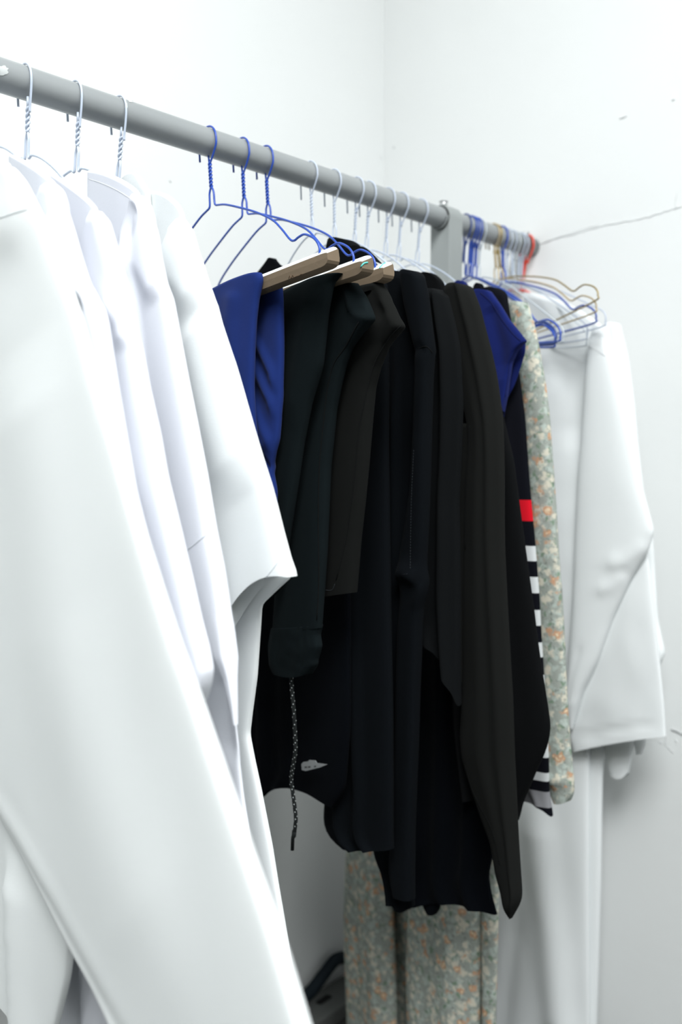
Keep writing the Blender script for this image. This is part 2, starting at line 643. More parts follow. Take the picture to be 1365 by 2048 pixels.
PA = 0.017
PX0 = 1.066
post = thing('rail_post', 'square grey steel post carrying the clothes rail', 'post', (PX0 + PA, 0, 0))
b = MB()
# a post with a saddle-shaped top that closes over the pipe
NA = 16
for x in (PX0, PX0 + 0.033):
    pass
prof = [(-PA, 0.0), (-PA, ROD_Z)] + [(-PA * cos(pi * k / NA), ROD_Z + (RR + 0.004) * sin(pi * k / NA)) for k in range(1, NA)] + [(PA, ROD_Z), (PA, 0.0)]
n = len(prof)
v = [(PX0, y, z) for y, z in prof] + [(PX0 + 0.033, y, z) for y, z in prof]
f = [tuple(range(n)), tuple(reversed(range(n, 2 * n)))] + [(i, (i + 1) % n, (i + 1) % n + n, i + n) for i in range(n)]
b.add(v, f)
o = b.build('post_tube', M_POST, post, smooth=False)
bv = o.modifiers.new('bevel', 'BEVEL'); bv.width = 0.0015; bv.segments = 2; bv.limit_method = 'ANGLE'
b = MB()
ring = [(PX0 - 0.0012, (RR + 0.0012) * cos(2 * pi * k / 40), ROD_Z - 0.0006 + (RR + 0.0012) * sin(2 * pi * k / 40)) for k in range(41)]
b.tube(ring, 0.0013, 6)
b.build('pipe_gap_shade', M_BLACKGAP, post)  # dark ring standing in for the shaded gap around the pipe
b = MB()
ring = [(PX0 - 0.004, (RR + 0.0018) * cos(2 * pi * k / 40), ROD_Z + (RR + 0.0018) * sin(2 * pi * k / 40)) for k in range(20, 41)]
b.tube(ring, 0.0012, 6)
b.build('saddle_lip', M_POST, post)
b = MB()
b.tube([(PX0 + 0.010, 0.001, ROD_Z + RR + 0.002), (PX0 + 0.010, 0.001, ROD_Z + RR + 0.010)], 0.0058, 18)
b.tube([(PX0 + 0.010, 0.001, ROD_Z + RR + 0.0095), (PX0 + 0.010, 0.001, ROD_Z + RR + 0.0105)], 0.0066, 18)
b.build('bolt', M_STEEL, post)

# base channel along the foot of the back wall, with a cable lying on it
base = thing('base_channel', 'dusty grey metal base channel with slotted holes on the floor by the back wall', 'metal channel', (0.6, WY - 0.03, 0.0))
b = MB(); b.box(0.55, 1.20, WY - 0.075, WY - 0.012, 0.0, 0.030)
o = b.build('channel', M_RAIL, base, smooth=False)
bv = o.modifiers.new('bevel', 'BEVEL'); bv.width = 0.004; bv.segments = 2
for x in (1.035, 1.115):
    b = MB()
    pts = [(x + 0.012 * (1 if cos(a) > 0 else -1) + 0.005 * cos(a), WY - 0.040 + 0.007 * sin(a), 0.0304) for a in [2 * pi * k / 24 for k in range(24)]]
    b.add(pts, [tuple(range(24))])
    b.build('slot_hole', M_BLACKGAP, base, smooth=False)  # flat dark patch painted as the shaded inside of a slot
b = MB()
b.tube(smooth_path([(1.06, WY - 0.018, 0.036), (1.10, WY - 0.022, 0.045), (1.13, WY - 0.024, 0.062), (1.17, WY - 0.022, 0.075), (1.22, WY - 0.020, 0.05), (1.26, WY - 0.02, 0.012)]), 0.011, 10)
o = b.build('cable_bundle', M_CABLE)
tag(o, 'dark blue cable bundle lying on the base channel', 'cable')
b = MB()
b.tube(smooth_path([(1.0, WY - 0.012, 0.034), (1.012, WY - 0.010, 0.052), (1.03, WY - 0.008, 0.066)]), 0.0018, 6)
o = b.build('cable_tie', M_CABLE)
tag(o, 'thin dark wire end sticking up from the base channel', 'wire')

# ------------------------------------------------------------------ hangers


def hanger(hx, mat_, label, yaw=-7, tilt=0.0, k=1.0, wire=0.00115, group=None, card=False, white_wire=False,
           name='wire_hanger', notch=True, zb=-0.050, zs=-0.072, nu=0.003, tipz=-0.019, turns=3.5):
    """hx = position along the rail; local u outward, z up about the rail axis"""
    pl = Plane(hx, yaw)
    tl = radians(tilt)

    def P(u, z, w=0.0):
        uu = u * cos(tl) - z * sin(tl); zz = u * sin(tl) + z * cos(tl)
        return pl.P(uu, ROD_Z + zz, w)
    root = thing(name, label, 'hanger', (hx, 0, ROD_Z), group)
    hr = RR + wire + 0.0006
    pts = [(-hr + .001, tipz), (-hr, -0.006), (-hr, 0)] + [(hr * cos(a), hr * sin(a)) for a in [pi - pi * i / 12 for i in range(1, 12)]] + \
          [(hr, 0), (hr - .0004, -.006), (hr - 0.45 * (hr - nu), -0.016), (nu + 0.12 * (hr - nu), -0.024), (nu, -0.029)]
    # hooks stay square to the rail whatever the tilt of the body
    t0 = tl; tl = 0.0
    b = MB(); b.tube(smooth_path([P(*q) for q in pts], 3), wire, 8)
    b.build('hook', mat_, root)
    tl = t0
    za = -0.022
    b = MB()
    for ph in (0, pi):
        q = []
        for i in range(41):
            z = za + (zb - za) * i / 40
            an = ph + 2 * pi * turns * i / 40
            q.append(P(nu + wire * 1.05 * cos(an), z, wire * 1.05 * sin(an)))
        b.tube(q, wire, 7)
    b.tube([P(nu - 0.0010, za), P(nu - 0.0020, za + 0.009)], wire, 7)
    b.build('twisted_neck', mat_, root)
    half = [(0.0006, zb), (0.003, zb - .004), (0.0042, zb - .008), (0.0046, zs + .003)]
    if notch:
        half += [(0.0065, zs - .0005), (0.012, zs - .002), (0.024, zs - .0052), (0.044, zs - .0134), (0.0755, zs - .0278), (0.1025, zs - .0432), (0.1175, zs - .057), (0.129, zs - .0698),
                 (0.1355, zs - .073), (0.143, zs - .0715), (0.1525, zs - .0715), (0.165, zs - .0786), (0.1715, zs - .087), (0.172, zs - .0945), (0.166, zs - .100), (0.10, zs - .1005), (0, zs - .1005)]
    else:
        half += [(0.007, zs), (0.016, zs + .0018), (0.045, zs - .004), (0.085, zs - .018), (0.13, zs - .040), (0.165, zs - .058), (0.195, zs - .074), (0.205, zs - .083), (0.205, zs - .094), (0.195, zs - .099), (0.10, zs - .0995), (0, zs - .0995)]
    left = [(-u, z) for u, z in half]
    b = MB()
    b.tube(smooth_path([P(nu + u * k, z) for u, z in half], 5), wire, 8)
    b.tube(smooth_path([P(nu + u * k, z) for u, z in left], 5), wire, 8)
    b.build('wire_frame', mat_, root)
    if card:
        # folded cardboard guard over the trouser bar: white outside, brown inside
        zt = zs - .0945
        prof = []
        H_ = 0.0165
        # w > 0 is the near side: brown outside; the far flap stands higher and shows its white face
        ring = [(0.0075, zt - H_), (0.0078, zt - 0.010), (0.0074, zt - 0.0045), (-0.0050, zt + 0.0035), (-0.0065, zt + 0.003), (-0.0075, zt - 0.009), (-0.0070, zt - H_)]
        us = [-0.190 * k, 0.184 * k, 0.1885 * k, 0.1918 * k, 0.1935 * k]
        sc = [1, 1, 0.93, 0.75, 0.45]
        V = []
        zm = zt - H_ * 0.5
        for u, q in zip(us, sc):
            for w, z in ring:
                V.append(P(u, zm + (z - zm) * (q if z < zm else 1 - (1 - q) * .6), w))
        nr = len(ring)
        F, MI = [], []
        for i in range(4):
            for j in range(nr):
                j2 = (j + 1) % nr
                F.append((i * nr + j, i * nr + j2, (i + 1) * nr + j2, (i + 1) * nr + j))
                MI.append(1 if j == 2 else 0)
        F.append(tuple(range(nr))); MI.append(0)
        F.append(tuple(reversed(range(4 * nr, 5 * nr)))); MI.append(0)
        g = mesh_obj('cardboard_guard', V, F, [M_CARD, M_CARDWHITE], root, False, MI)
        g['label'] = 'brown cardboard trouser guard with a white top'
        BV[g.name] = BVHTree.FromPolygons(V, F)
        root['_guard'] = g.name
    return root


GW = 'white wire hangers on the near half of the rail'
S_W = [0.366, 0.396, 0.428, 0.479, 0.528]
lab = ['white wire hanger holding the front white robe at the left edge', 'white wire hanger with its neck cut by the left edge, under the second white robe',
       'white wire hanger nearest the paint chip on the rail, under the third white robe', 'white wire hanger under the robe with a banded back collar',
       'white wire hanger just left of the blue hangers, under the last near white robe']
for i, s_ in enumerate(S_W):
    hanger(s_, M_WIRE_WHITE, lab[i], yaw=-7, tilt=-8 if i < 4 else -13, k=0.84 if i < 4 else 0.70, group=GW, turns=2.2, tipz=-0.0165, zb=-0.044, zs=-0.067, nu=0.011, notch=False)
GB = 'blue wire hangers with cardboard guards'
S_B = [0.641, 0.689, 0.725]
lab = ['blue wire hanger with cardboard guard carrying the navy trousers', 'blue wire hanger with cardboard guard carrying the sweatpants with a drawstring',
       'blue wire hanger with cardboard guard carrying the brown-black sweatpants']
B_H = []
for i, (s_, tl, yw) in enumerate(zip(S_B, (5, 4, 4.5), (-6, -8, -7))):
    B_H.append(hanger(s_, M_WIRE_BLUE, lab[i], yaw=yw, tilt=tl, k=(1.0, 1.06, 1.01)[i], group=GB, tipz=-0.0175, card=True, zb=-0.049, zs=-0.070, nu=0.002))
GT = 'thin white wire hangers before the post'
S_T = [0.798, 0.840, 0.883, 0.907, 0.946, 0.975, 1.018]
lab = ['thin white wire hanger right after the three blue ones', 'second thin white wire hanger after the blue ones, over the high-necked black top',
       'third thin white wire hanger after the blue ones, over the bent-sleeve black sweatshirt', 'fourth thin white wire hanger after the blue ones, over the soft black top',
       'fifth thin white wire hanger after the blue ones, over the charcoal top', 'sixth thin white wire hanger after the blue ones, second from the post',
       'thin white wire hanger nearest the post, on its near side']
for i, s_ in enumerate(S_T):
    hanger(s_, M_WIRE_WHITE, lab[i], yaw=-7, tilt=(3, 1, -4, -4, -4, -5, -6)[i], k=(.52, .70, .66, .70, .74, .74, .76)[i], wire=0.0010, group=GT,
           notch=False, zb=-0.050, zs=-0.074, tipz=-0.026)
GE = 'blue wire hangers clustered beyond the post'
lab = ['dark blue wire hanger right behind the post', 'blue wire hanger nearest the post in the blue bunch', 'second blue wire hanger in the bunch beyond the post',
       'third blue wire hanger in the bunch, farthest from the post']
for i, (s_, yw, tl, kk, mm) in enumerate([(1.128, -19, -6, 1.26, M_WIRE_DKBLUE), (1.142, -20, -5, 1.25, M_WIRE_BLUE), (1.150, -22, -7, 1.24, M_WIRE_BLUE),
                                          (1.159, -24, -6, 1.23, M_WIRE_BLUE)]):
    hanger(s_, mm, lab[i], yaw=yw, tilt=tl, k=kk, group=GE, wire=0.0013)
hanger(1.168, M_WIRE_GREY, 'grey-white wire hanger between the blue bunch and the gold hangers', yaw=-20, tilt=-5, k=0.98, wire=0.001, notch=False)
GG = 'gold wire hangers beyond the post'
hanger(1.203, M_WIRE_BEIGE, 'pale gold empty wire hanger, the lower of two gold ones', yaw=-17, tilt=7, k=1.13, group=GG)
hanger(1.211, M_WIRE_GOLD, 'dark gold empty wire hanger, tilted highest of all', yaw=-20, tilt=11, k=1.13, group=GG)
hanger(1.227, M_WIRE_BLUE, 'blue empty wire hanger tilted up beside the gold ones', yaw=-19, tilt=4, k=1.13, wire=0.0014)
GF = 'white wire hangers near the right wall'
for i, (s_, yw, tl, kk) in enumerate([(1.243, -22, -2, .95), (1.255, -20, 3, .98), (1.267, -24, -4, .93), (1.279, -18, -3, .93), (1.289, -18, -3, .93)]):
    hanger(s_, M_WIRE_WHITE if i != 2 else M_WIRE_GREY, ['white wire hanger right after the tilted blue one near the wall', 'second white wire hanger after the tilted blue one',
           'grey wire hanger amid the white ones near the right wall', 'white wire hanger third from the right wall end, before the red one', 'white wire hanger touching the red hanger'][i],
           yaw=yw, tilt=tl, k=kk, wire=0.001, group=GF, notch=False)
hanger(1.304, M_WIRE_RED, 'red wire hanger at the wall end of the rail', yaw=-20, tilt=-14, k=0.75, wire=0.0018, notch=False)

# printed and glue marks on the cardboard guards
g = bpy.data.objects[B_H[0]['_guard']]


def decal(on, pts, m, name, r=0.0006):
    return seam(on, pts, m, r, name, n=3)


decal(g, [(578, 557), (580, 551), (583, 556), (586, 550), (589, 555), (592, 553), (595, 552), (598, 551)], M_PRINT, 'faded_print', 0.0004)
decal(g, [(601, 549), (605, 548)], M_PRINT, 'faded_print', 0.0005)
g2 = bpy.data.objects[B_H[1]['_guard']]
decal(g2, [(722, 534), (728, 527), (736, 525)], M_TEALPRINT, 'glue_mark', 0.0008)
g3 = bpy.data.objects[B_H[2]['_guard']]
decal(g3, [(760, 536), (766, 529), (772, 526)], M_TEALPRINT, 'glue_mark', 0.0008)

# ------------------------------------------------------------------ near white robes
G_W = [v - 0.012 for v in S_W]                      # the cloth hangs just in front of its hanger
G_T = [0.765, 0.790, 0.824, 0.860, 0.905, 0.940]    # cloth of the dark tops, leaning to the near side of their hooks


def robe(i, label, group='white robes at the near end of the rail'):
    return thing('white_robe', label, 'robe', (S_W[i], 0, ROD_Z - 0.074), group)


# robe 0: the front one, big sleeve sweeping to the lower right
r0 = robe(0, 'large white robe in front, its wide sleeve sweeping to the lower right')
pl = Plane(G_W[0])
front = panel('sleeve', M_WHITE, r0, pl, [
    ((10, 340), (19, 333)), ((-20, 400), (47, 361)), ((-60, 500), (73, 416)), ((-110, 600), (98, 473)), ((-135, 740), (132, 560)), ((-150, 880), (159, 636)),
    ((-160, 1040), (197, 780)), ((-150, 1230), (250, 952)), ((-120, 1410), (307, 1125)), ((-60, 1520), (358, 1285)), ((0, 1632), (401, 1402)),
    ((60, 1738), (455, 1560)), ((140, 1883), (512, 1738)), ((198, 1978), (556, 1860)), ((236, 2052), (596, 1990)), ((290, 2165), (640, 2140))],
    th=0.006, creases=[([(-60, 470), (20, 458), (50, 450), (77, 446)], 0.0045, 0.030, 0.022), ([(60, 700), (130, 1250), (260, 1700), (420, 2160)], 0.006, 0.06, 0.07)],
    wr=0.003, ws=(7, 3), seed=1, ripple=(0.0020, 170, 0.10), e=6)
panel('back_panel', M_WHITE, r0, Plane(G_W[0], off=0.006), [
    ((-90, 290), (18, 327)), ((-90, 400), (30, 352)), ((-90, 520), (60, 420)), ((-110, 700), (110, 560)), ((-140, 1000), (180, 800))], th=0.003, wr=0.002, seed=3, nv=40)
seam(front, [(0, 436), (25, 427), (52, 419), (72, 415)], M_SEAM_WHITE, 0.0004)
p0 = Plane(G_W[0], off=0.014)


def wall_side(u, q):
    return (u, p0.px(*q)[1], 1)


b0 = panel('body_panel', M_WHITE, r0, p0, [
    ((-0.05, ROD_Z - .085, 1), (0.03, ROD_Z - .10, 1)), ((-0.16, ROD_Z - .125, 1), (0.06, ROD_Z - .16, 1)), ((-0.205, ROD_Z - .18, 1), (0.09, ROD_Z - .24, 1)),
    (wall_side(-.215, (190, 1250)), (190, 1250)), (wall_side(-.23, (168, 1600)), (168, 1600)), (wall_side(-.235, (156, 1780)), (156, 1780)), (wall_side(-.24, (144, 1890)), (144, 1890)),
    (wall_side(-.24, (137, 1955)), (137, 1955)), (wall_side(-.245, (126, 2000)), (126, 2000)), (wall_side(-.25, (100, 2110)), (100, 2110))],
    th=0.008, creases=[([(52, 2130), (47, 1900), (41, 1720), (38, 1680)], 0.008, 0.006, 0.04)], wr=0.003, ws=(9, 4), seed=4, e=4, nt=56, nv=110)


def wall_half(rt, i, m):
    """the half of the robe on the wall side of its hanger"""
    z = ROD_Z
    rows = [((-.05, z - .098, 1), (.02, z - .115, 1)), ((-.16, z - .14, 1), (.05, z - .165, 1)), ((-.20, z - .19, 1), (.08, z - .21, 1)), ((-.205, z - .35, 1), (.09, z - .35, 1)),
            ((-.21, z - .55, 1), (.09, z - .55, 1)), ((-.22, z - .72, 1), (.10, z - .72, 1))]
    panel('rear_body', m, rt, Plane(G_W[i], off=0.010), rows, th=0.007, wr=0.004, ws=(9, 3), seed=80 + i, nv=60, e=4)


# robe 1
r1 = robe(1, 'second white robe from the left, collar edge folded beside the first')
pl = Plane(G_W[1])
f1 = panel('front_panel', M_WHITE_COOL, r1, pl, [
    ((101, 367), (108, 368)), ((95, 389), (120, 392)), ((72, 418), (130, 415)), ((60, 470), (150, 464)), ((50, 530), (169, 522)), ((60, 580), (188, 585)), ((80, 640), (208, 635)),
    ((100, 715), (219, 710)), ((120, 800), (232, 795)), ((150, 900), (247, 890)), ((170, 1000), (263, 985)), ((220, 1200), (312, 1180)), ((280, 1400), (385, 1390))],
    th=0.008, creases=[([(110, 533), (127, 541), (150, 557), (175, 580), (198, 604)], 0.011, 0.05, 0.012), ([(135, 575), (158, 600), (185, 635)], -0.012, .014, .014)], wr=0.002, ws=(9, 4), seed=5, e=4.5)
k1 = panel('back_panel', M_WHITE_COOL, r1, Plane(G_W[1], off=0.005), [
    ((20, 308), (63, 331), (109, 367)), ((20, 330), (119, 388)), ((20, 400), (133, 420)), ((20, 500), (160, 512)), ((40, 640), (195, 640))], th=0.003, wr=0.0015, seed=6, nv=50)
seam(f1, [(128, 546), (150, 561), (175, 582), (196, 602)], M_SEAM_WHITE, 0.0004)
b1 = panel('body_panel', M_WHITE_COOL, r1, Plane(G_W[1], off=0.022), [
    ((30, 1500), (330, 1500)), ((30, 1800), (290, 1800)), ((60, 1960), (262, 1960)), ((60, 2090), (240, 2090))], th=0.005,
    creases=[([(204, 2100), (201, 1990), (199, 1900)], 0.012, 0.02, 0.012)], wr=0.002, seed=7)

wall_half(r1, 1, M_WHITE_COOL)

# robe 2
r2 = robe(2, 'third white robe from the left, its sleeve cuff hanging open low down')
pl = Plane(G_W[2])
f2 = panel('front_panel', M_WHITE_COOL, r2, pl, [
    ((188, 424), (196, 422)), ((186, 452), (208, 446)), ((167, 514), (230, 512)), ((160, 580), (251, 585)), ((165, 640), (267, 630)), ((175, 700), (276, 695)), ((190, 780), (291, 775)),
    ((210, 870), (312, 865)), ((235, 960), (328, 958)), ((260, 1080), (353, 1060)), ((275, 1180), (378, 1165)), ((290, 1250), (395, 1243)), ((305, 1320), (411, 1302)), ((315, 1370), (418, 1340)), ((322, 1415), (413, 1372)), ((330, 1440), (401, 1404))],
    th=0.008, creases=[([(160, 560), (200, 700), (240, 860), (290, 1060)], 0.005, 0.02, 0.02), ([(230, 600), (262, 640), (270, 700)], .004, .012, .012)], wr=0.002, ws=(9, 4), seed=8, sm=1, nv=120, e=4.5)
panel('back_panel', M_WHITE_COOL, r2, Plane(G_W[2], off=0.005), [
    ((103, 347), (150, 377), (192, 417)), ((103, 390), (203, 442)), ((104, 470), (223, 508)), ((130, 560), (245, 585)), ((150, 650), (258, 650))], th=0.003, wr=0.0015, seed=9, nv=50)

wall_half(r2, 2, M_WHITE_COOL)

# robe 3
r3 = robe(3, 'white robe with a banded collar at the back neck, fourth from the left')
pl = Plane(G_W[3])
f3 = panel('front_panel', M_WHITE_COOL, r3, pl, [
    ((276, 389), (286, 402)), ((266, 425), (300, 435)), ((250, 472), (312, 470)), ((239, 497), (319, 512)), ((239, 560), (331, 565)), ((250, 620), (341, 610)), ((262, 680), (353, 675)),
    ((275, 760), (369, 758)), ((290, 850), (387, 846)), ((312, 960), (408, 956)), ((330, 1060), (425, 1056)), ((350, 1140), (441, 1138)), ((372, 1205), (449, 1192)), ((391, 1238), (453, 1226)), ((420, 1257), (457, 1255)), ((440, 1310), (463, 1310)), ((454, 1354), (467, 1354)), ((464, 1410), (471, 1410)), ((469, 1450), (473, 1450))],
    th=0.008, creases=[([(258, 464), (267, 476), (277, 505), (279, 566), (285, 640), (295, 721), (305, 809), (312, 870)][::-1], 0.010, 0.040, 0.006),
                       ([(277, 505), (303, 535), (320, 566), (328, 604)], 0.005, 0.04, 0.014),
                       ([(285, 412), (277, 435), (273, 470), (274, 500)], -0.004, 0.008, 0.008)], wr=0.0015, ws=(9, 4), seed=10, sm=1, nv=130, e=4.5)
k3 = panel('back_panel', M_WHITE_COOL, r3, Plane(G_W[3], off=0.005), [
    ((177, 342), (228, 352), (277, 385)), ((176, 357), (284, 402)), ((176, 420), (292, 420)), ((176, 520), (305, 475)), ((200, 600), (318, 530)), ((220, 700), (335, 620))], th=0.003, wr=0.0012, seed=11, nv=60)
seam(k3, [(178, 358), (205, 367), (235, 381), (262, 398)], M_SEAM_WHITE, 0.00025, n=8)
seam(f3, [(367, 1105), (385, 1092), (402, 1078), (416, 1067)], M_SEAM_WHITE, 0.0004)
panel('body_panel', M_WHITE_COOL, r3, Plane(G_W[3], off=0.024), [
    ((300, 1120), (425, 1120)), ((320, 1240), (446, 1240)), ((340, 1350), (463, 1350)), ((355, 1450), (470, 1450)), ((395, 1600), (487, 1600)), ((440, 1750), (512, 1750)), ((500, 1950), (572, 1950)), ((530, 2060), (600, 2060))],
    th=0.004, creases=[([(450, 1350), (460, 1440), (469, 1530)], -0.004, .012, .012)], wr=0.002, seed=12)

wall_half(r3, 3, M_WHITE_COOL)

# robe 4
r4 = robe(4, 'white robe nearest the navy trousers, its short sleeve ending in a pointed open cuff')
pl = Plane(G_W[4])
f4 = panel('front_panel', M_WHITE, r4, pl, [
    ((362, 440), (369, 438)), ((355, 470), (382, 470)), ((341, 509), (396, 508)), ((329, 533), (407, 536)), ((331, 570), (419, 572)), ((335, 600), (428, 610)), ((347, 660), (444, 660)), ((364, 736), (467, 730)), ((381, 820), (491, 815)),
    ((400, 900), (515, 898)), ((415, 980), (538, 982)), ((428, 1050), (558, 1060)), ((440, 1120), (574, 1118)), ((450, 1200), (510, 1148), (583, 1143)), ((455, 1260), (506, 1184), (532, 1157), (585, 1153))[0:1] + ((512, 1172), (585, 1153))],
    th=0.009, creases=[([(328, 531), (350, 540), (376, 553), (405, 582), (420, 620)], 0.007, 0.05, 0.022), ([(400, 640), (440, 800), (500, 1000)], 0.006, .03, .03)], wr=0.002, ws=(9, 4), seed=13, sm=1, nv=130, e=4.5)
panel('collar', M_WHITE, r4, Plane(G_W[4], off=-0.002), [
    ((244, 361), (263, 348), (280, 353)), ((252, 372), (270, 360), (288, 366)), ((274, 384), (299, 382)), ((280, 410), (300, 410)), ((278, 440), (302, 440))], th=0.003, wr=0.0008, seed=14, nv=40)
panel('back_panel', M_WHITE, r4, Plane(G_W[4], off=0.005), [
    ((292, 384), (336, 391), (367, 432)), ((295, 420), (374, 452)), ((300, 480), (387, 485)), ((310, 560), (404, 530)), ((320, 640), (425, 600))], th=0.003, wr=0.0015, seed=15, nv=50)
bk4 = panel('rear_sleeve_and_skirt', M_WHITE, r4, Plane(G_W[4], off=0.020), [
    ((400, 900), (510, 895)), ((430, 1050), (553, 1060)), ((450, 1140), (584, 1153)), ((455, 1180), (557, 1177)), ((458, 1215), (523, 1209)), ((462, 1245), (521, 1242)), ((466, 1300), (517, 1300)), ((470, 1360), (513, 1354)), ((470, 1430), (503, 1425)),
    ((470, 1470), (498, 1468)), ((476, 1520), (508, 1520)), ((482, 1584), (522, 1584)), ((495, 1690), (543, 1690)), ((512, 1767), (555, 1767)), ((540, 1860), (571, 1865)), ((570, 1960), (589, 1968)), ((590, 2060), (616, 2060))],
    th=0.004, creases=[([(469, 1470), (474, 1560), (485, 1640), (494, 1690)], 0.004, 0.006, 0.012)], wr=0.0012, seed=16, sm=1, nv=140)
seam(f4, [(530, 1157), (546, 1138), (562, 1115), (568, 1098)], M_SEAM_WHITE, 0.0004)

wall_half(r4, 4, M_WHITE)

# ------------------------------------------------------------------ trousers on the cardboard guards
t0 = thing('navy_trousers', 'navy blue trousers folded over a cardboard guard, beside the white robes', 'trousers', (S_B[0], 0, ROD_Z - 0.17))
pl = Plane(S_B[0], -6)
nf = panel('near_leg', M_NAVY, t0, Plane(S_B[0], -6, off=-0.012), [
    ((398, 597), (470, 562), (520, 545)), ((400, 612), (470, 574), (525, 556)), ((405, 650), (516, 600)), ((410, 700), (511, 640)), ((430, 760), (507, 700)), ((440, 830), (505, 775)), ((460, 900), (508, 840)), ((480, 970), (514, 900)), ((500, 1050), (530, 980))],
    th=0.007, creases=[([(478, 580), (470, 640), (474, 760)], 0.004, .012, .014)], wr=0.002, seed=20)
flap = panel('far_leg', M_NAVY, t0, Plane(S_B[0], -6, off=0.013), [
    ((495, 588), (562, 562)), ((497, 650), (565, 602)), ((500, 720), (567, 689)), ((500, 790), (565, 795)), ((505, 850), (558, 880)), ((512, 900), (545, 929)), ((518, 950), (545, 950)), ((523, 990), (551, 980)), ((530, 1040), (550, 1016))],
    th=0.006, creases=[([(507, 660), (530, 700), (552, 745), (560, 790)], 0.004, .006, .005), ([(505, 715), (530, 762), (550, 800), (558, 840)], .004, .006, .005), ([(504, 780), (525, 830), (545, 880), (550, 915)], .0045, .006, .005),
                       ([(510, 830), (530, 870), (541, 905)], .004, .005, .004), ([(520, 900), (538, 925), (545, 945)], -.004, .004, .004)], wr=0.002, ws=(20, 12), seed=21)
fold_over('fold', M_NAVY, t0, Plane(S_B[0], -6), [(390, 616), (430, 597), (470, 580), (505, 566), (520, 562)], 0.012 + 0.004, -0.012, 0.001)

t1 = thing('drawstring_sweatpants', 'green-black sweatpants with a ribbed cuff and a flecked drawstring, on the second blue hanger', 'sweatpants', (S_B[1], 0, ROD_Z - 0.17))
panel('near_leg', M_GREENBLACK, t1, Plane(S_B[1], -8, off=-0.012), [
    ((540, 600), (620, 564), (682, 546)), ((545, 660), (667, 564)), ((548, 740), (656, 624)), ((548, 800), (645, 728)), ((545, 870), (623, 800)), ((545, 940), (606, 882)), ((545, 1000), (597, 945)), ((540, 1060), (585, 1020)), ((535, 1120), (573, 1092)), ((530, 1200), (560, 1170))],
    th=0.008, creases=[([(640, 575), (620, 700), (590, 860)], .004, .015, .015)], wr=0.0025, seed=22)
fl = panel('far_leg', M_GREENBLACK, t1, Plane(S_B[1], -8, off=0.013), [
    ((648, 585), (713, 566)), ((646, 610), (731, 594)), ((638, 655), (750, 638)), ((630, 685), (724, 665)), ((622, 715), (702, 695)), ((612, 755), (689, 731)), ((603, 795), (680, 770)), ((596, 840), (670, 818)), ((590, 895), (664, 882)), ((582, 945), (659, 931)),
    ((570, 1020), (656, 1011)), ((560, 1110), (652, 1108)), ((555, 1180), (648, 1165)), ((549, 1264), (641, 1256))],
    th=0.009, creases=[([(706, 575), (713, 605), (719, 630)], .004, .008, .004), ([(719, 628), (735, 634), (749, 638)], .003, .004, .006)], wr=0.0018, ws=(12, 4), seed=23, sm=1, nv=120)
seam(fl, [(718, 644), (690, 695), (668, 728), (655, 780), (647, 850), (641, 910), (638, 963), (637, 1060), (638, 1160), (634, 1240)], M_SEAM, 0.0006)
cuff = panel('ribbed_cuff', M_GREENBLACK, t1, Plane(S_B[1], -8, off=0.013), [
    ((547, 1256), (641, 1250)), ((545, 1268), (637, 1270)), ((541, 1290), (641, 1293)), ((543, 1312), (633, 1318)), ((544, 1328), (632, 1330)), ((552, 1343), (588, 1352), (619, 1348))],
    th=0.010, ridges=[(x, x, .02, .0012, 0, 1) for x in (.15, .27, .39, .51, .63, .75, .87)], wr=0.002, ws=(30, 30), seed=24, nv=50)
fold_over('fold', M_GREENBLACK, t1, Plane(S_B[1], -8), [(535, 622), (580, 597), (630, 575), (670, 562)], 0.016, -0.013, 0.001)
# drawstring
pl = Plane(S_B[1], -8, off=0.010)
path = [(583, 1346), (584, 1375), (588, 1420), (591, 1475), (591, 1505), (587, 1530), (583, 1558), (586, 1585), (590, 1615), (592, 1640), (589, 1665)]
ds0 = smooth_path([pl.P(*pl.px(*q)) for q in path], 16)
ds, need = [ds0[0]], 0.0021
for q in range(1, len(ds0)):
    if (ds0[q] - ds[-1]).length >= need: ds.append(ds0[q])
b = MB(); b.tube(ds, 0.0023, 10)
dso = b.build('drawstring', M_CORD, t1)
b = MB()
acc = 0.0
nf_ = 0
for i in range(2, len(ds) - 2):
    acc += (ds[i] - ds[i - 1]).length
    t = (ds[i + 1] - ds[i - 1]).normalized()
    n1 = t.orthogonal().normalized(); n2 = t.cross(n1)
    for kq in range(2):
        an = i * 1.05 + kq * pi
        nn = n1 * cos(an) + n2 * sin(an)
        c = ds[i] + nn * 0.0022
        e1 = t * 0.0009; e2 = nn.cross(t) * 0.00065
        b.add([c - e1, c + e2, c + e1, c - e2, c + nn * 0.0003], [(0, 1, 4), (1, 2, 4), (2, 3, 4), (3, 0, 4)])
mesh = b.build('fleck', M_FLECK, dso)
mesh.matrix_parent_inverse.identity()
for vtx in mesh.data.vertices: vtx.co = vtx.co - Vector(t1['_org'])
tip = [pl.P(*pl.px(*q)) for q in [(589, 1662), (588, 1672), (586, 1676), (585, 1700)]]
b = MB(); b.tube(tip, [0.0027, 0.0026, 0.0021, 0.0021], 10)
ag = b.build('cord_end', M_CORD, dso)
for vtx in ag.data.vertices: vtx.co = vtx.co - Vector(t1['_org'])

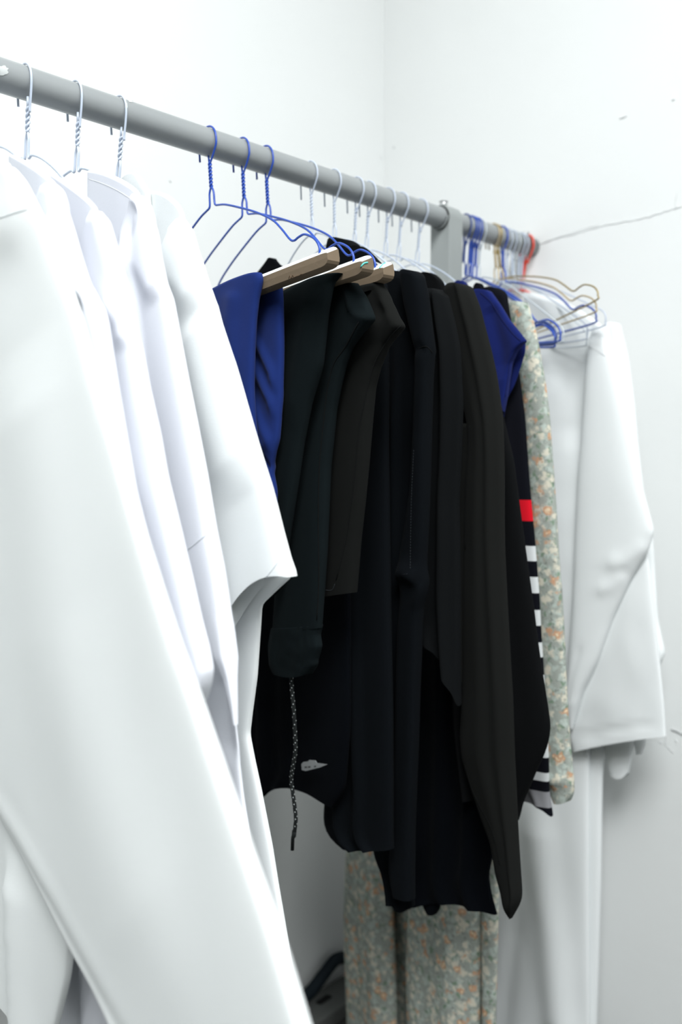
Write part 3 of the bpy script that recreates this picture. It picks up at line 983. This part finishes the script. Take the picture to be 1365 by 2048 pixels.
t2 = thing('brown_black_sweatpants', 'brown-black sweatpants folded over the third cardboard guard, a pointed corner sticking out', 'sweatpants', (S_B[2], 0, ROD_Z - 0.17))
bp = panel('leg', M_BROWNBLACK, t2, Plane(S_B[2], -7), [
    ((690, 590), (761, 566)), ((690, 610), (777, 594)), ((690, 648), (801, 640)), ((682, 668), (808, 653)), ((672, 700), (776, 689)), ((660, 740), (757, 734)), ((650, 780), (747, 773)), ((640, 840), (741, 834)), ((630, 935), (733, 931)), ((620, 1000), (727, 995)), ((610, 1080), (718, 1076)), ((605, 1160), (712, 1150)), ((602, 1200), (709, 1185))],
    th=0.012, creases=[([(775, 590), (790, 622), (801, 645)][::-1], .004, .006, .012), ([(752, 575), (765, 610), (785, 640)], -.004, .008, .008)], wr=0.002, ws=(12, 4), seed=25, sm=1, nv=120)
seam(bp, [(802, 651), (786, 668), (770, 689), (747, 734), (728, 811), (718, 866), (709, 963), (693, 1076), (673, 1160)], M_SEAM, 0.0006)
seam(bp, [(651, 1180), (660, 1181), (666, 1178), (670, 1168)], M_SEAM_GREY, 0.0003)
fold_over('fold', M_BROWNBLACK, t2, Plane(S_B[2], -7), [(660, 620), (690, 606), (730, 592), (755, 584)], 0.012, -0.012, 0.001)

# ------------------------------------------------------------------ black tops on thin white hangers
g1 = thing('black_collared_top', 'black top behind the navy trousers, with a pointed collar and an arched hem', 'top', (S_T[0], 0, ROD_Z - 0.08))
a1 = panel('body', M_INKBLACK, g1, Plane(G_T[0]), [
    ((508, 560), (560, 545), (629, 575)), ((500, 620), (690, 620)), ((490, 800), (700, 800)), ((488, 1000), (700, 1000)), ((484, 1200), (700, 1200)), ((484, 1450), (700, 1450)), ((488, 1560), (590, 1545), (690, 1580)), ((492, 1628), (570, 1572), (668, 1615))],
    th=0.010, ridges=[(.12, .12, .05, .010, 0, 1), (.30, .28, .05, .008, 0.3, 1), (.55, .5, .06, .006, .3, 1)], wr=0.003, ws=(12, 4), seed=30)
panel('collar', M_INKBLACK, g1, Plane(G_T[0], off=-0.008), [((537, 521), (544, 516), (551, 520)), ((522, 538), (561, 530)), ((510, 552), (585, 543)), ((505, 575), (622, 565))], th=0.004, wr=0.001, seed=31, nv=30)
# size label sewn in near the hem
pl = Plane(G_T[0], off=0.02)
pl = Plane(G_T[0], off=-0.022)
pts = [(603, 1528), (607, 1524), (616, 1523), (619, 1520), (631, 1521), (634, 1526), (655, 1529), (640, 1535), (612, 1542), (604, 1540)]
V = [pl.P(*pl.px(*q)) for q in pts]; V2 = [v - pl.n * 0.0006 for v in V]
n = len(V)
lb = mesh_obj('size_label', V + V2, [tuple(range(n)), tuple(range(n, 2 * n))] + [(i, (i + 1) % n, (i + 1) % n + n, i + n) for i in range(n)], M_TAG, g1, False)
lb['label'] = 'small pale sewn-in label'
b = MB()
for x0_, x1_, y_ in [(610, 615, 1533), (617, 622, 1532.5), (629, 633, 1531.5)]:
    pq = [(x0_, y_), (x1_, y_ - .6), (x1_, y_ + 2.6), (x0_, y_ + 3)]
    b.add([pl.P(*pl.px(*q), 0.0004) for q in pq], [(0, 1, 2, 3)])
oi = b.build('label_print', M_TAGINK, lb, False)
for vtx in oi.data.vertices: vtx.co = vtx.co - Vector(g1['_org'])

g2_ = thing('black_high_neck_top', 'black top with the tallest folded neck, behind the cardboard guards', 'top', (S_T[1], 0, ROD_Z - 0.08))
panel('body', M_BLACK, g2_, Plane(G_T[1]), [
    ((664, 487), (683, 477), (713, 489)), ((652, 514), (745, 516)), ((629, 566), (775, 566)), ((620, 700), (775, 700)), ((620, 900), (775, 900)), ((625, 1200), (780, 1200)), ((636, 1450), (785, 1450)), ((655, 1590), (785, 1600)), ((649, 1640), (785, 1660)), ((657, 1672), (785, 1690)), ((690, 1696), (740, 1697), (785, 1698))],
    th=0.010, ridges=[(.35, .3, .06, .008, .2, 1), (.7, .6, .06, .008, .2, 1)], wr=0.003, ws=(12, 4), seed=32, sm=4)
panel('neckband', M_BLACK, g2_, Plane(G_T[1], off=-0.009), [((655, 556), (700, 496), (740, 507)), ((672, 566), (716, 512), (750, 515)), ((690, 575), (725, 528), (764, 528))], th=0.005, wr=0.001, seed=33, nv=30)

g3_ = thing('black_sweatshirt', 'black sweatshirt with a dropped shoulder seam and long sleeve bent over at the elbow', 'sweatshirt', (S_T[2], 0, ROD_Z - 0.08))
panel('body', M_BLACK, g3_, Plane(G_T[2], off=0.008), [
    ((765, 556), (800, 543), (842, 558)), ((755, 600), (850, 592)), ((750, 700), (852, 692)), ((745, 800), (850, 800)), ((740, 1000), (848, 1000)), ((735, 1200), (848, 1200)), ((735, 1400), (838, 1400)), ((745, 1600), (828, 1600)), ((748, 1697), (826, 1700)), ((750, 1714), (826, 1720)), ((761, 1737), (826, 1745)), ((772, 1762), (826, 1780)), ((775, 1785), (800, 1812), (827, 1812))],
    th=0.008, ridges=[(.25, .3, .06, .008, .1, 1), (.55, .6, .06, .007, .1, 1)], wr=0.003, ws=(12, 4), seed=34)
sl = panel('sleeve', M_BLACK, g3_, Plane(G_T[2], off=-0.006), [
    ((806, 547), (825, 541), (845, 558)), ((812, 600), (853, 590)), ((826, 660), (859, 640)), ((836, 695), (866, 694)), ((838, 710), (865, 708)), ((838, 745), (862, 745)), ((834, 860), (858, 862)), ((827, 980), (855, 980)), ((814, 1060), (852, 1065)), ((805, 1110), (850, 1110)), ((802, 1150), (850, 1138)), ((803, 1165), (855, 1158)), ((806, 1190), (853, 1183)), ((804, 1220), (843, 1217)), ((800, 1260), (840, 1250)), ((797, 1360), (836, 1362)), ((794, 1500), (832, 1500)), ((788, 1650), (826, 1650)), ((782, 1740), (825, 1750)), ((792, 1790), (825, 1800))],
    th=0.010, creases=[([(838, 702), (852, 696), (866, 704)], -.003, .004, .004), ([(795, 1153), (808, 1150), (821, 1147), (850, 1160)], .008, .012, .006), ([(843, 1217), (850, 1190), (856, 1165)], .003, .006, .006)], wr=0.0018, ws=(14, 4), seed=35, nv=150, sm=2)
seam(sl, [(838, 697), (846, 694), (853, 693), (860, 698), (865, 706)], M_SEAM, 0.0005)
seam(sl, [(828, 900), (824, 980), (822, 1060), (821, 1140)], M_SEAM_GREY, 0.00022, dash=(3, 2))
seam(sl, [(803, 1149), (812, 1148), (821, 1146)], M_SEAM_GREY, 0.0002, dash=(3, 2))

g4 = thing('soft_black_top', 'soft black top with a curved side hem, between the sweatshirt and the charcoal top', 'top', (S_T[3], 0, ROD_Z - 0.08))
panel('body', M_BLACK_B, g4, Plane(G_T[3]), [
    ((848, 592), (873, 578), (894, 598)), ((850, 650), (907, 640)), ((852, 700), (918, 695)), ((850, 810), (924, 804)), ((850, 900), (921, 900)), ((848, 1000), (916, 1000)), ((845, 1100), (918, 1097)), ((842, 1190), (919, 1188)), ((841, 1240), (885, 1275), (919, 1320)), ((843, 1268), (891, 1325), (919, 1412))],
    th=0.009, ridges=[(.22, .22, .09, .008, 0, 1), (.75, .7, .12, .009, 0, 1), (.5, .5, .05, -.004, 0, 1)], wr=0.002, ws=(14, 4), seed=36)
g5 = thing('charcoal_top', 'charcoal top with a ribbed collar and a long sleeve tapering to a low point', 'top', (S_T[4], 0, ROD_Z - 0.08))
panel('ribbed_collar', M_SCUBA_DARK, g5, Plane(G_T[4]), [((843, 550), (862, 546), (888, 568)), ((846, 560), (868, 558), (890, 578)), ((852, 576), (892, 592))], th=0.005, ridges=[(x, x, .03, .001, 0, 1) for x in (.1, .2, .3, .4, .5, .6, .7, .8, .9)], seed=40, nv=30)
panel('body', M_SCUBA_DARK, g5, Plane(G_T[4], off=0.010), [((885, 585), (905, 575), (922, 580)), ((890, 620), (935, 625)), ((893, 700), (960, 700)), ((900, 800), (975, 800)), ((905, 950), (985, 950)), ((905, 1200), (1000, 1200)), ((910, 1450), (1015, 1450)), ((930, 1600), (1020, 1600))], th=0.006,
      ridges=[(.12, .1, .06, .008, 0, 1), (.3, .25, .05, -.005, 0, 1)], wr=0.002, seed=41)
panel('under_sleeve', M_SCUBA, g5, Plane(G_T[4], off=-0.008), [((906, 847), (941, 847)), ((903, 900), (940, 900)), ((900, 1000), (936, 1000)), ((906, 1100), (934, 1100)), ((914, 1200), (932, 1200)), ((919, 1364), (929, 1364))], th=0.004, wr=0.001, seed=42, nv=60, e=5, sm=1)
cs = panel('sleeve', M_SCUBA, g5, Plane(G_T[4], off=-0.006), [
    ((893, 580), (918, 567), (944, 581)), ((895, 612), (958, 612)), ((906, 655), (968, 652)), ((912, 705), (982, 704)), ((918, 745), (991, 745)), ((926, 795), (998, 789)), ((938, 848), (1004, 842)), ((940, 900), (1006, 900)), ((936, 950), (1007, 950)), ((932, 1038), (1007, 1038)), ((931, 1100), (1008, 1100)), ((929, 1200), (1013, 1200)), ((928, 1300), (1019, 1300)), ((927, 1393), (1025, 1393)), ((922, 1475), (1028, 1475)), ((926, 1516), (1029, 1510)), ((944, 1575), (1032, 1570)), ((967, 1639), (1034, 1636)), ((985, 1685), (1036, 1680)), ((996, 1750), (1040, 1746)), ((1006, 1780), (1043, 1792)), ((1013, 1818), (1037, 1812)), ((1019, 1834), (1025, 1836))],
    th=0.011, ridges=[(.70, .88, .10, .004, 0, 1), (.45, .5, .16, .003, .1, .9)], wr=0.0016, ws=(12, 4), seed=43, nv=150, sm=2, e=2.4)
seam(cs, [(906, 846), (922, 845), (940, 847)], M_SEAM_GREY, 0.0003)
seam(cs, [(940, 850), (938, 900), (934, 960), (932, 1038), (931, 1100)], M_SEAM, 0.0006)
seam(cs, [(931, 1530), (944, 1575), (960, 1612), (978, 1645), (990, 1680), (1000, 1730)], M_SEAM, 0.0005)

g6 = thing('black_dolman_top', 'black top with a wide hanging side, between the charcoal top and the striped knit', 'top', (S_T[5], 0, ROD_Z - 0.08))
panel('body', M_SCUBA_DARK, g6, Plane(G_T[5]), [
    ((905, 600), (930, 588), (946, 596)), ((920, 680), (972, 680)), ((930, 745), (989, 748)), ((940, 800), (999, 800)), ((950, 850), (1009, 850)), ((960, 920), (1026, 921)), ((965, 1010), (1038, 1009)), ((970, 1100), (1050, 1097)), ((975, 1217), (1067, 1217)), ((980, 1290), (1076, 1290)), ((985, 1350), (1085, 1349)), ((985, 1416), (1096, 1416)), ((990, 1451), (1101, 1453)), ((990, 1481), (1097, 1483)), ((995, 1510), (1088, 1510)), ((1000, 1534), (1076, 1534)), ((1005, 1569), (1061, 1569)), ((1010, 1610), (1044, 1607)), ((1015, 1642), (1035, 1642))],
    th=0.010, ridges=[(.5, .4, .12, .004, .1, 1)], wr=0.002, ws=(12, 4), seed=44, nv=130, sm=2, e=2.4)

lower = panel('lower_body', M_INKBLACK, g6, Plane(0.935), [
    ((800, 1100), (1000, 1100)), ((800, 1400), (990, 1400)), ((800, 1600), (988, 1600)), ((800, 1700), (986, 1712)), ((802, 1760), (977, 1750)), ((808, 1795), (982, 1785)), ((812, 1818), (900, 1803), (994, 1829))],
    th=0.008, ridges=[(.2, .2, .07, .01, 0, 1), (.5, .5, .06, .008, 0, 1), (.78, .8, .06, .009, 0, 1)], wr=0.003, ws=(16, 6), seed=37)
panel('inner_sleeve_end', M_INKBLACK, g6, Plane(0.934), [((852, 1700), (888, 1700)), ((848, 1770), (884, 1770)), ((846, 1796), (883, 1800)), ((850, 1815), (878, 1820)), ((859, 1827), (871, 1829))], th=0.006, seed=38, nv=40)
panel('hem_flare', M_INKBLACK, g6, Plane(0.915), [((770, 1700), (830, 1700)), ((773, 1770), (828, 1770)), ((778, 1800), (826, 1803)), ((790, 1816), (806, 1823), (822, 1816))], th=0.006, seed=39, nv=40)

g7 = thing('navy_cap_sleeve_tee', 'navy tee with an open cap sleeve, in front of the striped knit', 't-shirt', (0.992, 0, ROD_Z - 0.08))
P7 = Plane(0.975)
tee = panel('front_panel', M_NAVY_TEE, g7, P7, [
    ((935, 588), (960, 579), (983, 585)), ((945, 625), (1000, 608)), ((955, 665), (1020, 640)), ((962, 700), (1040, 664)), ((968, 730), (1054, 682)), ((975, 760), (1037, 698)), ((980, 790), (1024, 724)), ((985, 815), (1019, 757)), ((990, 840), (1014, 792)), ((996, 860), (1006, 822))],
    th=0.006, creases=[([(985, 612), (1008, 700), (1012, 760)], -.004, .012, .012)], wr=0.001, seed=46, sm=1, nv=120)
panel('rear_sleeve', M_NAVY_TEE, g7, Plane(0.975, off=0.014), [
    ((985, 660), (1052, 680)), ((985, 700), (1051, 705)), ((985, 740), (1043, 732)), ((985, 775), (1030, 770)), ((988, 800), (1012, 803)), ((992, 822), (1006, 822))], th=0.002, wr=0.0008, seed=47, nv=40)
seam(tee, [(962, 586), (982, 604), (1003, 637), (1026, 667), (1042, 682)], M_SEAM_NAVY, 0.0005)
seam(tee, [(1050, 683), (1034, 697), (1021, 723), (1016, 760), (1011, 793)], M_SEAM_NAVY, 0.0005)
panel('neckband', M_NAVY_TEE, g7, P7, [((907, 574), (921, 561), (936, 572)), ((905, 596), (940, 596))], th=0.004, seed=48, nv=24)

S8 = 1.008
P8 = Plane(S8)
zz = lambda x, y: P8.px(x, y)[1] - (ROD_Z - 0.08)
WH = (0.55, 0.57, 0.57)
GRY = (0.22, 0.22, 0.23)
bands = [(zz(1064, 1042), zz(1063, 1000), (0.55, 0.008, 0.018))]
for a, b_, x in [(1092, 1122, 1070), (1154, 1186, 1076), (1220, 1251, 1080), (1285, 1314, 1084), (1350, 1381, 1088), (1418, 1449, 1092), (1484, 1514, 1093), (1545, 1562, 1096)]:
    bands.append((zz(x, b_), zz(x, a), WH))
bands.append((zz(1080, 1607), zz(1080, 1577), GRY))
M_STRIPE = striped('black_knit_with_stripes', bands, (0.0048, 0.0052, 0.0078))
g8 = thing('striped_black_knit', 'black knit with one red and several white bands along its edge, beside the floral dress', 'sweater', (S8, 0, ROD_Z - 0.08))
panel('body', M_STRIPE, g8, P8, [
    ((950, 590), (990, 575), (1014, 600)), ((955, 655), (1023, 648)), ((965, 745), (1038, 745)), ((975, 835), (1050, 833)), ((985, 950), (1058, 950)), ((990, 1009), (1063, 1009)), ((995, 1082), (1070, 1082)), ((1000, 1135), (1074, 1135)), ((1005, 1200), (1079, 1200)), ((1010, 1260), (1082, 1260)), ((1013, 1320), (1086, 1320)), ((1018, 1400), (1091, 1400)), ((1022, 1470), (1095, 1470)), ((1026, 1530), (1098, 1530)), ((1035, 1575), (1098, 1580)), ((1040, 1590), (1075, 1594), (1103, 1615)), ((1044, 1600), (1078, 1607), (1105, 1633))],
    th=0.008, ridges=[(.6, .6, .12, .003, 0, 1)], wr=0.001, seed=49, nv=120, sm=1, e=2.4)
panel('collar', M_STRIPE, g8, Plane(S8, off=-0.004), [((948, 582), (958, 566), (968, 578)), ((950, 594), (972, 592))], th=0.004, seed=50, nv=20)

# ------------------------------------------------------------------ floral dress
S9 = 1.040
g9 = thing('floral_dress', 'long sage green floral dress with orange and cream flowers, hanging past the striped knit', 'dress', (S9, 0, ROD_Z - 0.08))
flo = panel('sleeve', M_FLORAL, g9, Plane(S9, -7), [
    ((1018, 617), (1038, 603), (1056, 614)), ((1024, 660), (1070, 657)), ((1035, 700), (1079, 701)), ((1045, 770), (1091, 769)), ((1050, 833), (1099, 833)), ((1056, 921), (1105, 921)), ((1061, 1009), (1111, 1009)), ((1066, 1126), (1118, 1126)), ((1072, 1188), (1123, 1188)), ((1080, 1290), (1129, 1290)), ((1085, 1364), (1132, 1364)), ((1091, 1451), (1137, 1451)), ((1089, 1500), (1142, 1510)), ((1092, 1540), (1146, 1545)), ((1098, 1572), (1148, 1569)), ((1104, 1590), (1147, 1590)), ((1111, 1604), (1126, 1605), (1139, 1602))],
    th=0.010, creases=[([(1093, 1525), (1102, 1552), (1118, 1562), (1146, 1556)], .006, .010, .005)], wr=0.002, ws=(14, 5), seed=51, nv=130, sm=2, e=2.3)
panel('bodice', M_FLORAL, g9, Plane(S9, -7, off=0.012), [((1000, 640), (1050, 630)), ((1010, 700), (1060, 700)), ((1020, 830), (1075, 830)), ((1030, 1000), (1085, 1000)), ((1040, 1200), (1095, 1200)), ((1000, 1480), (1090, 1480))], th=0.006, wr=0.002, seed=52)
for q, rows in enumerate([
    [((702, 1500), (780, 1500)), ((695, 1700), (782, 1700)), ((690, 1838), (786, 1838)), ((693, 1960), (791, 1950)), ((698, 2090), (795, 2090))],
    [((826, 1550), (955, 1550)), ((821, 1812), (957, 1812)), ((816, 1930), (959, 1950)), ((818, 2090), (957, 2090))],
    [((966, 1550), (1000, 1550)), ((966, 1757), (998, 1757)), ((965, 1838), (996, 1838)), ((966, 1966), (992, 1966)), ((966, 2090), (989, 2090))]]):
    panel('skirt_fold', M_FLORAL, g9, Plane(1.030, -7), rows, th=(0.016, 0.020, 0.008)[q], ridges=[(.75, .75, .12, .006, 0, 1), (.35, .35, .12, -.004, 0, 1)] if q < 2 else [], wr=0.003, ws=(14, 4), seed=53 + q, e=2.2)
panel('skirt_lining', M_FLORAL, g9, Plane(1.030, -7, off=0.024), [((720, 1450), (985, 1450)), ((720, 2090), (985, 2090))], th=0.004, wr=0.003, seed=57)

# ------------------------------------------------------------------ far white clothes
S10 = 1.243
g10 = thing('white_shirt', 'white shirt near the right wall with its long sleeve folded across', 'shirt', (S10, 0, ROD_Z - 0.08), 'white shirts by the right wall')
panel('body', M_WHITE_FAR, g10, Plane(S10), [
    ((1050, 585), (1125, 603), (1206, 654)), ((1064, 760), (1228, 720)), ((1070, 900), (1262, 850)), ((1080, 1050), (1285, 1000)), ((1095, 1200), (1308, 1205)), ((1110, 1317), (1319, 1317)), ((1122, 1406), (1328, 1406)), ((1138, 1460), (1332, 1468)), ((1149, 1503), (1240, 1484), (1332, 1472))],
    th=0.008, creases=[([(1100, 700), (1150, 760), (1160, 900)], -.006, .03, .03), ([(1150, 1475), (1240, 1457), (1330, 1446)], -.002, .004, .004)], wr=0.004, ws=(12, 6), seed=60)
ws_ = panel('sleeve', M_WHITE_FAR, g10, Plane(S10, off=-0.013), [
    ((1181, 690), (1200, 660), (1214, 654)), ((1174, 756), (1234, 730)), ((1170, 814), (1251, 810)), ((1165, 880), (1266, 880)), ((1159, 950), (1281, 960)), ((1155, 1030), (1298, 1020)), ((1152, 1090), (1309, 1062)), ((1150, 1160), (1298, 1100)), ((1147, 1220), (1266, 1152)), ((1143, 1280), (1227, 1237)), ((1139, 1340), (1197, 1323)), ((1136, 1390), (1168, 1383)), ((1137, 1430), (1153, 1430)), ((1141, 1456), (1146, 1457))],
    th=0.012, creases=[([(1225, 1128), (1262, 1122), (1305, 1082)], .0030, .014, .010), ([(1205, 1180), (1235, 1172), (1262, 1150)], .0022, .012, .010), ([(1170, 1290), (1150, 1360), (1140, 1420)], -.0015, .006, .006)],
    wr=0.002, ws=(9, 4), seed=61, nv=120, sm=2, e=2.4)
panel('collar', M_WHITE_FAR, g10, Plane(S10, off=-0.022), [((1186, 662), (1191, 648), (1203, 655)), ((1182, 675), (1208, 680)), ((1177, 690), (1213, 712))], th=0.003, seed=62, nv=24)
S11 = 1.280
g11 = thing('white_shirt', 'white shirt farthest back, only its outer sleeve showing beside the right wall', 'shirt', (S11, 0, ROD_Z - 0.08), 'white shirts by the right wall')
panel('sleeve', M_WHITE_FAR, g11, Plane(S11, off=-0.004), [
    ((1195, 680), (1220, 648), (1241, 652)), ((1205, 720), (1258, 720)), ((1220, 800), (1269, 800)), ((1230, 900), (1278, 900)), ((1240, 1000), (1288, 985)), ((1250, 1050), (1304, 1050)), ((1258, 1100), (1309, 1110)), ((1270, 1200), (1316, 1240)), ((1280, 1260), (1327, 1290)), ((1284, 1290), (1331, 1308)), ((1290, 1335), (1318, 1334))],
    th=0.009, wr=0.003, ws=(14, 7), seed=63, e=2.4)
for q, rows in enumerate([[((1200, 1420), (1276, 1420)), ((1209, 1490), (1269, 1484)), ((1215, 1522), (1263, 1522)), ((1221, 1546), (1242, 1556), (1257, 1546))],
                          [((1262, 1420), (1300, 1420)), ((1269, 1484), (1294, 1483)), ((1274, 1508), (1286, 1508))]]):
    panel('sleeve_cuff', M_WHITE_FAR, g11, Plane(S11, off=-0.002 + 0.006 * q), rows, th=0.008 - .003 * q, wr=0.001, seed=64 + q, nv=40, e=2.2)

S12 = 1.262
g12 = thing('white_trousers', 'long white trousers hanging below the white shirts, pressed crease facing out', 'trousers', (S12, 0, ROD_Z - 0.17))
panel('leg', M_WHITE_FAR, g12, Plane(S12, -7, off=-0.002), [((960, 1380), (1180, 1380)), ((960, 1600), (1179, 1600)), ((955, 1838), (1179, 1838)), ((950, 2100), (1180, 2100))],
      th=0.010, creases=[([(1140, 2100), (1115, 1850), (1092, 1650), (1085, 1560)], .016, .035, .022), ([(1003, 2100), (1022, 1950), (1040, 1800)], -.006, .010, .02)], wr=0.003, ws=(12, 4), seed=66)
panel('leg', M_WHITE_FAR, g12, Plane(S12, -7, off=0.012), [((1150, 1380), (1214, 1380)), ((1160, 1560), (1205, 1560)), ((1160, 1768), (1202, 1768)), ((1160, 1946), (1197, 1946)), ((1160, 2100), (1192, 2100))], th=0.009, wr=0.001, seed=67, e=2.4)

# tidy the bookkeeping properties away
for o in bpy.data.objects:
    for k_ in ('_org', '_bv', '_guard'):
        if k_ in o: del o[k_]
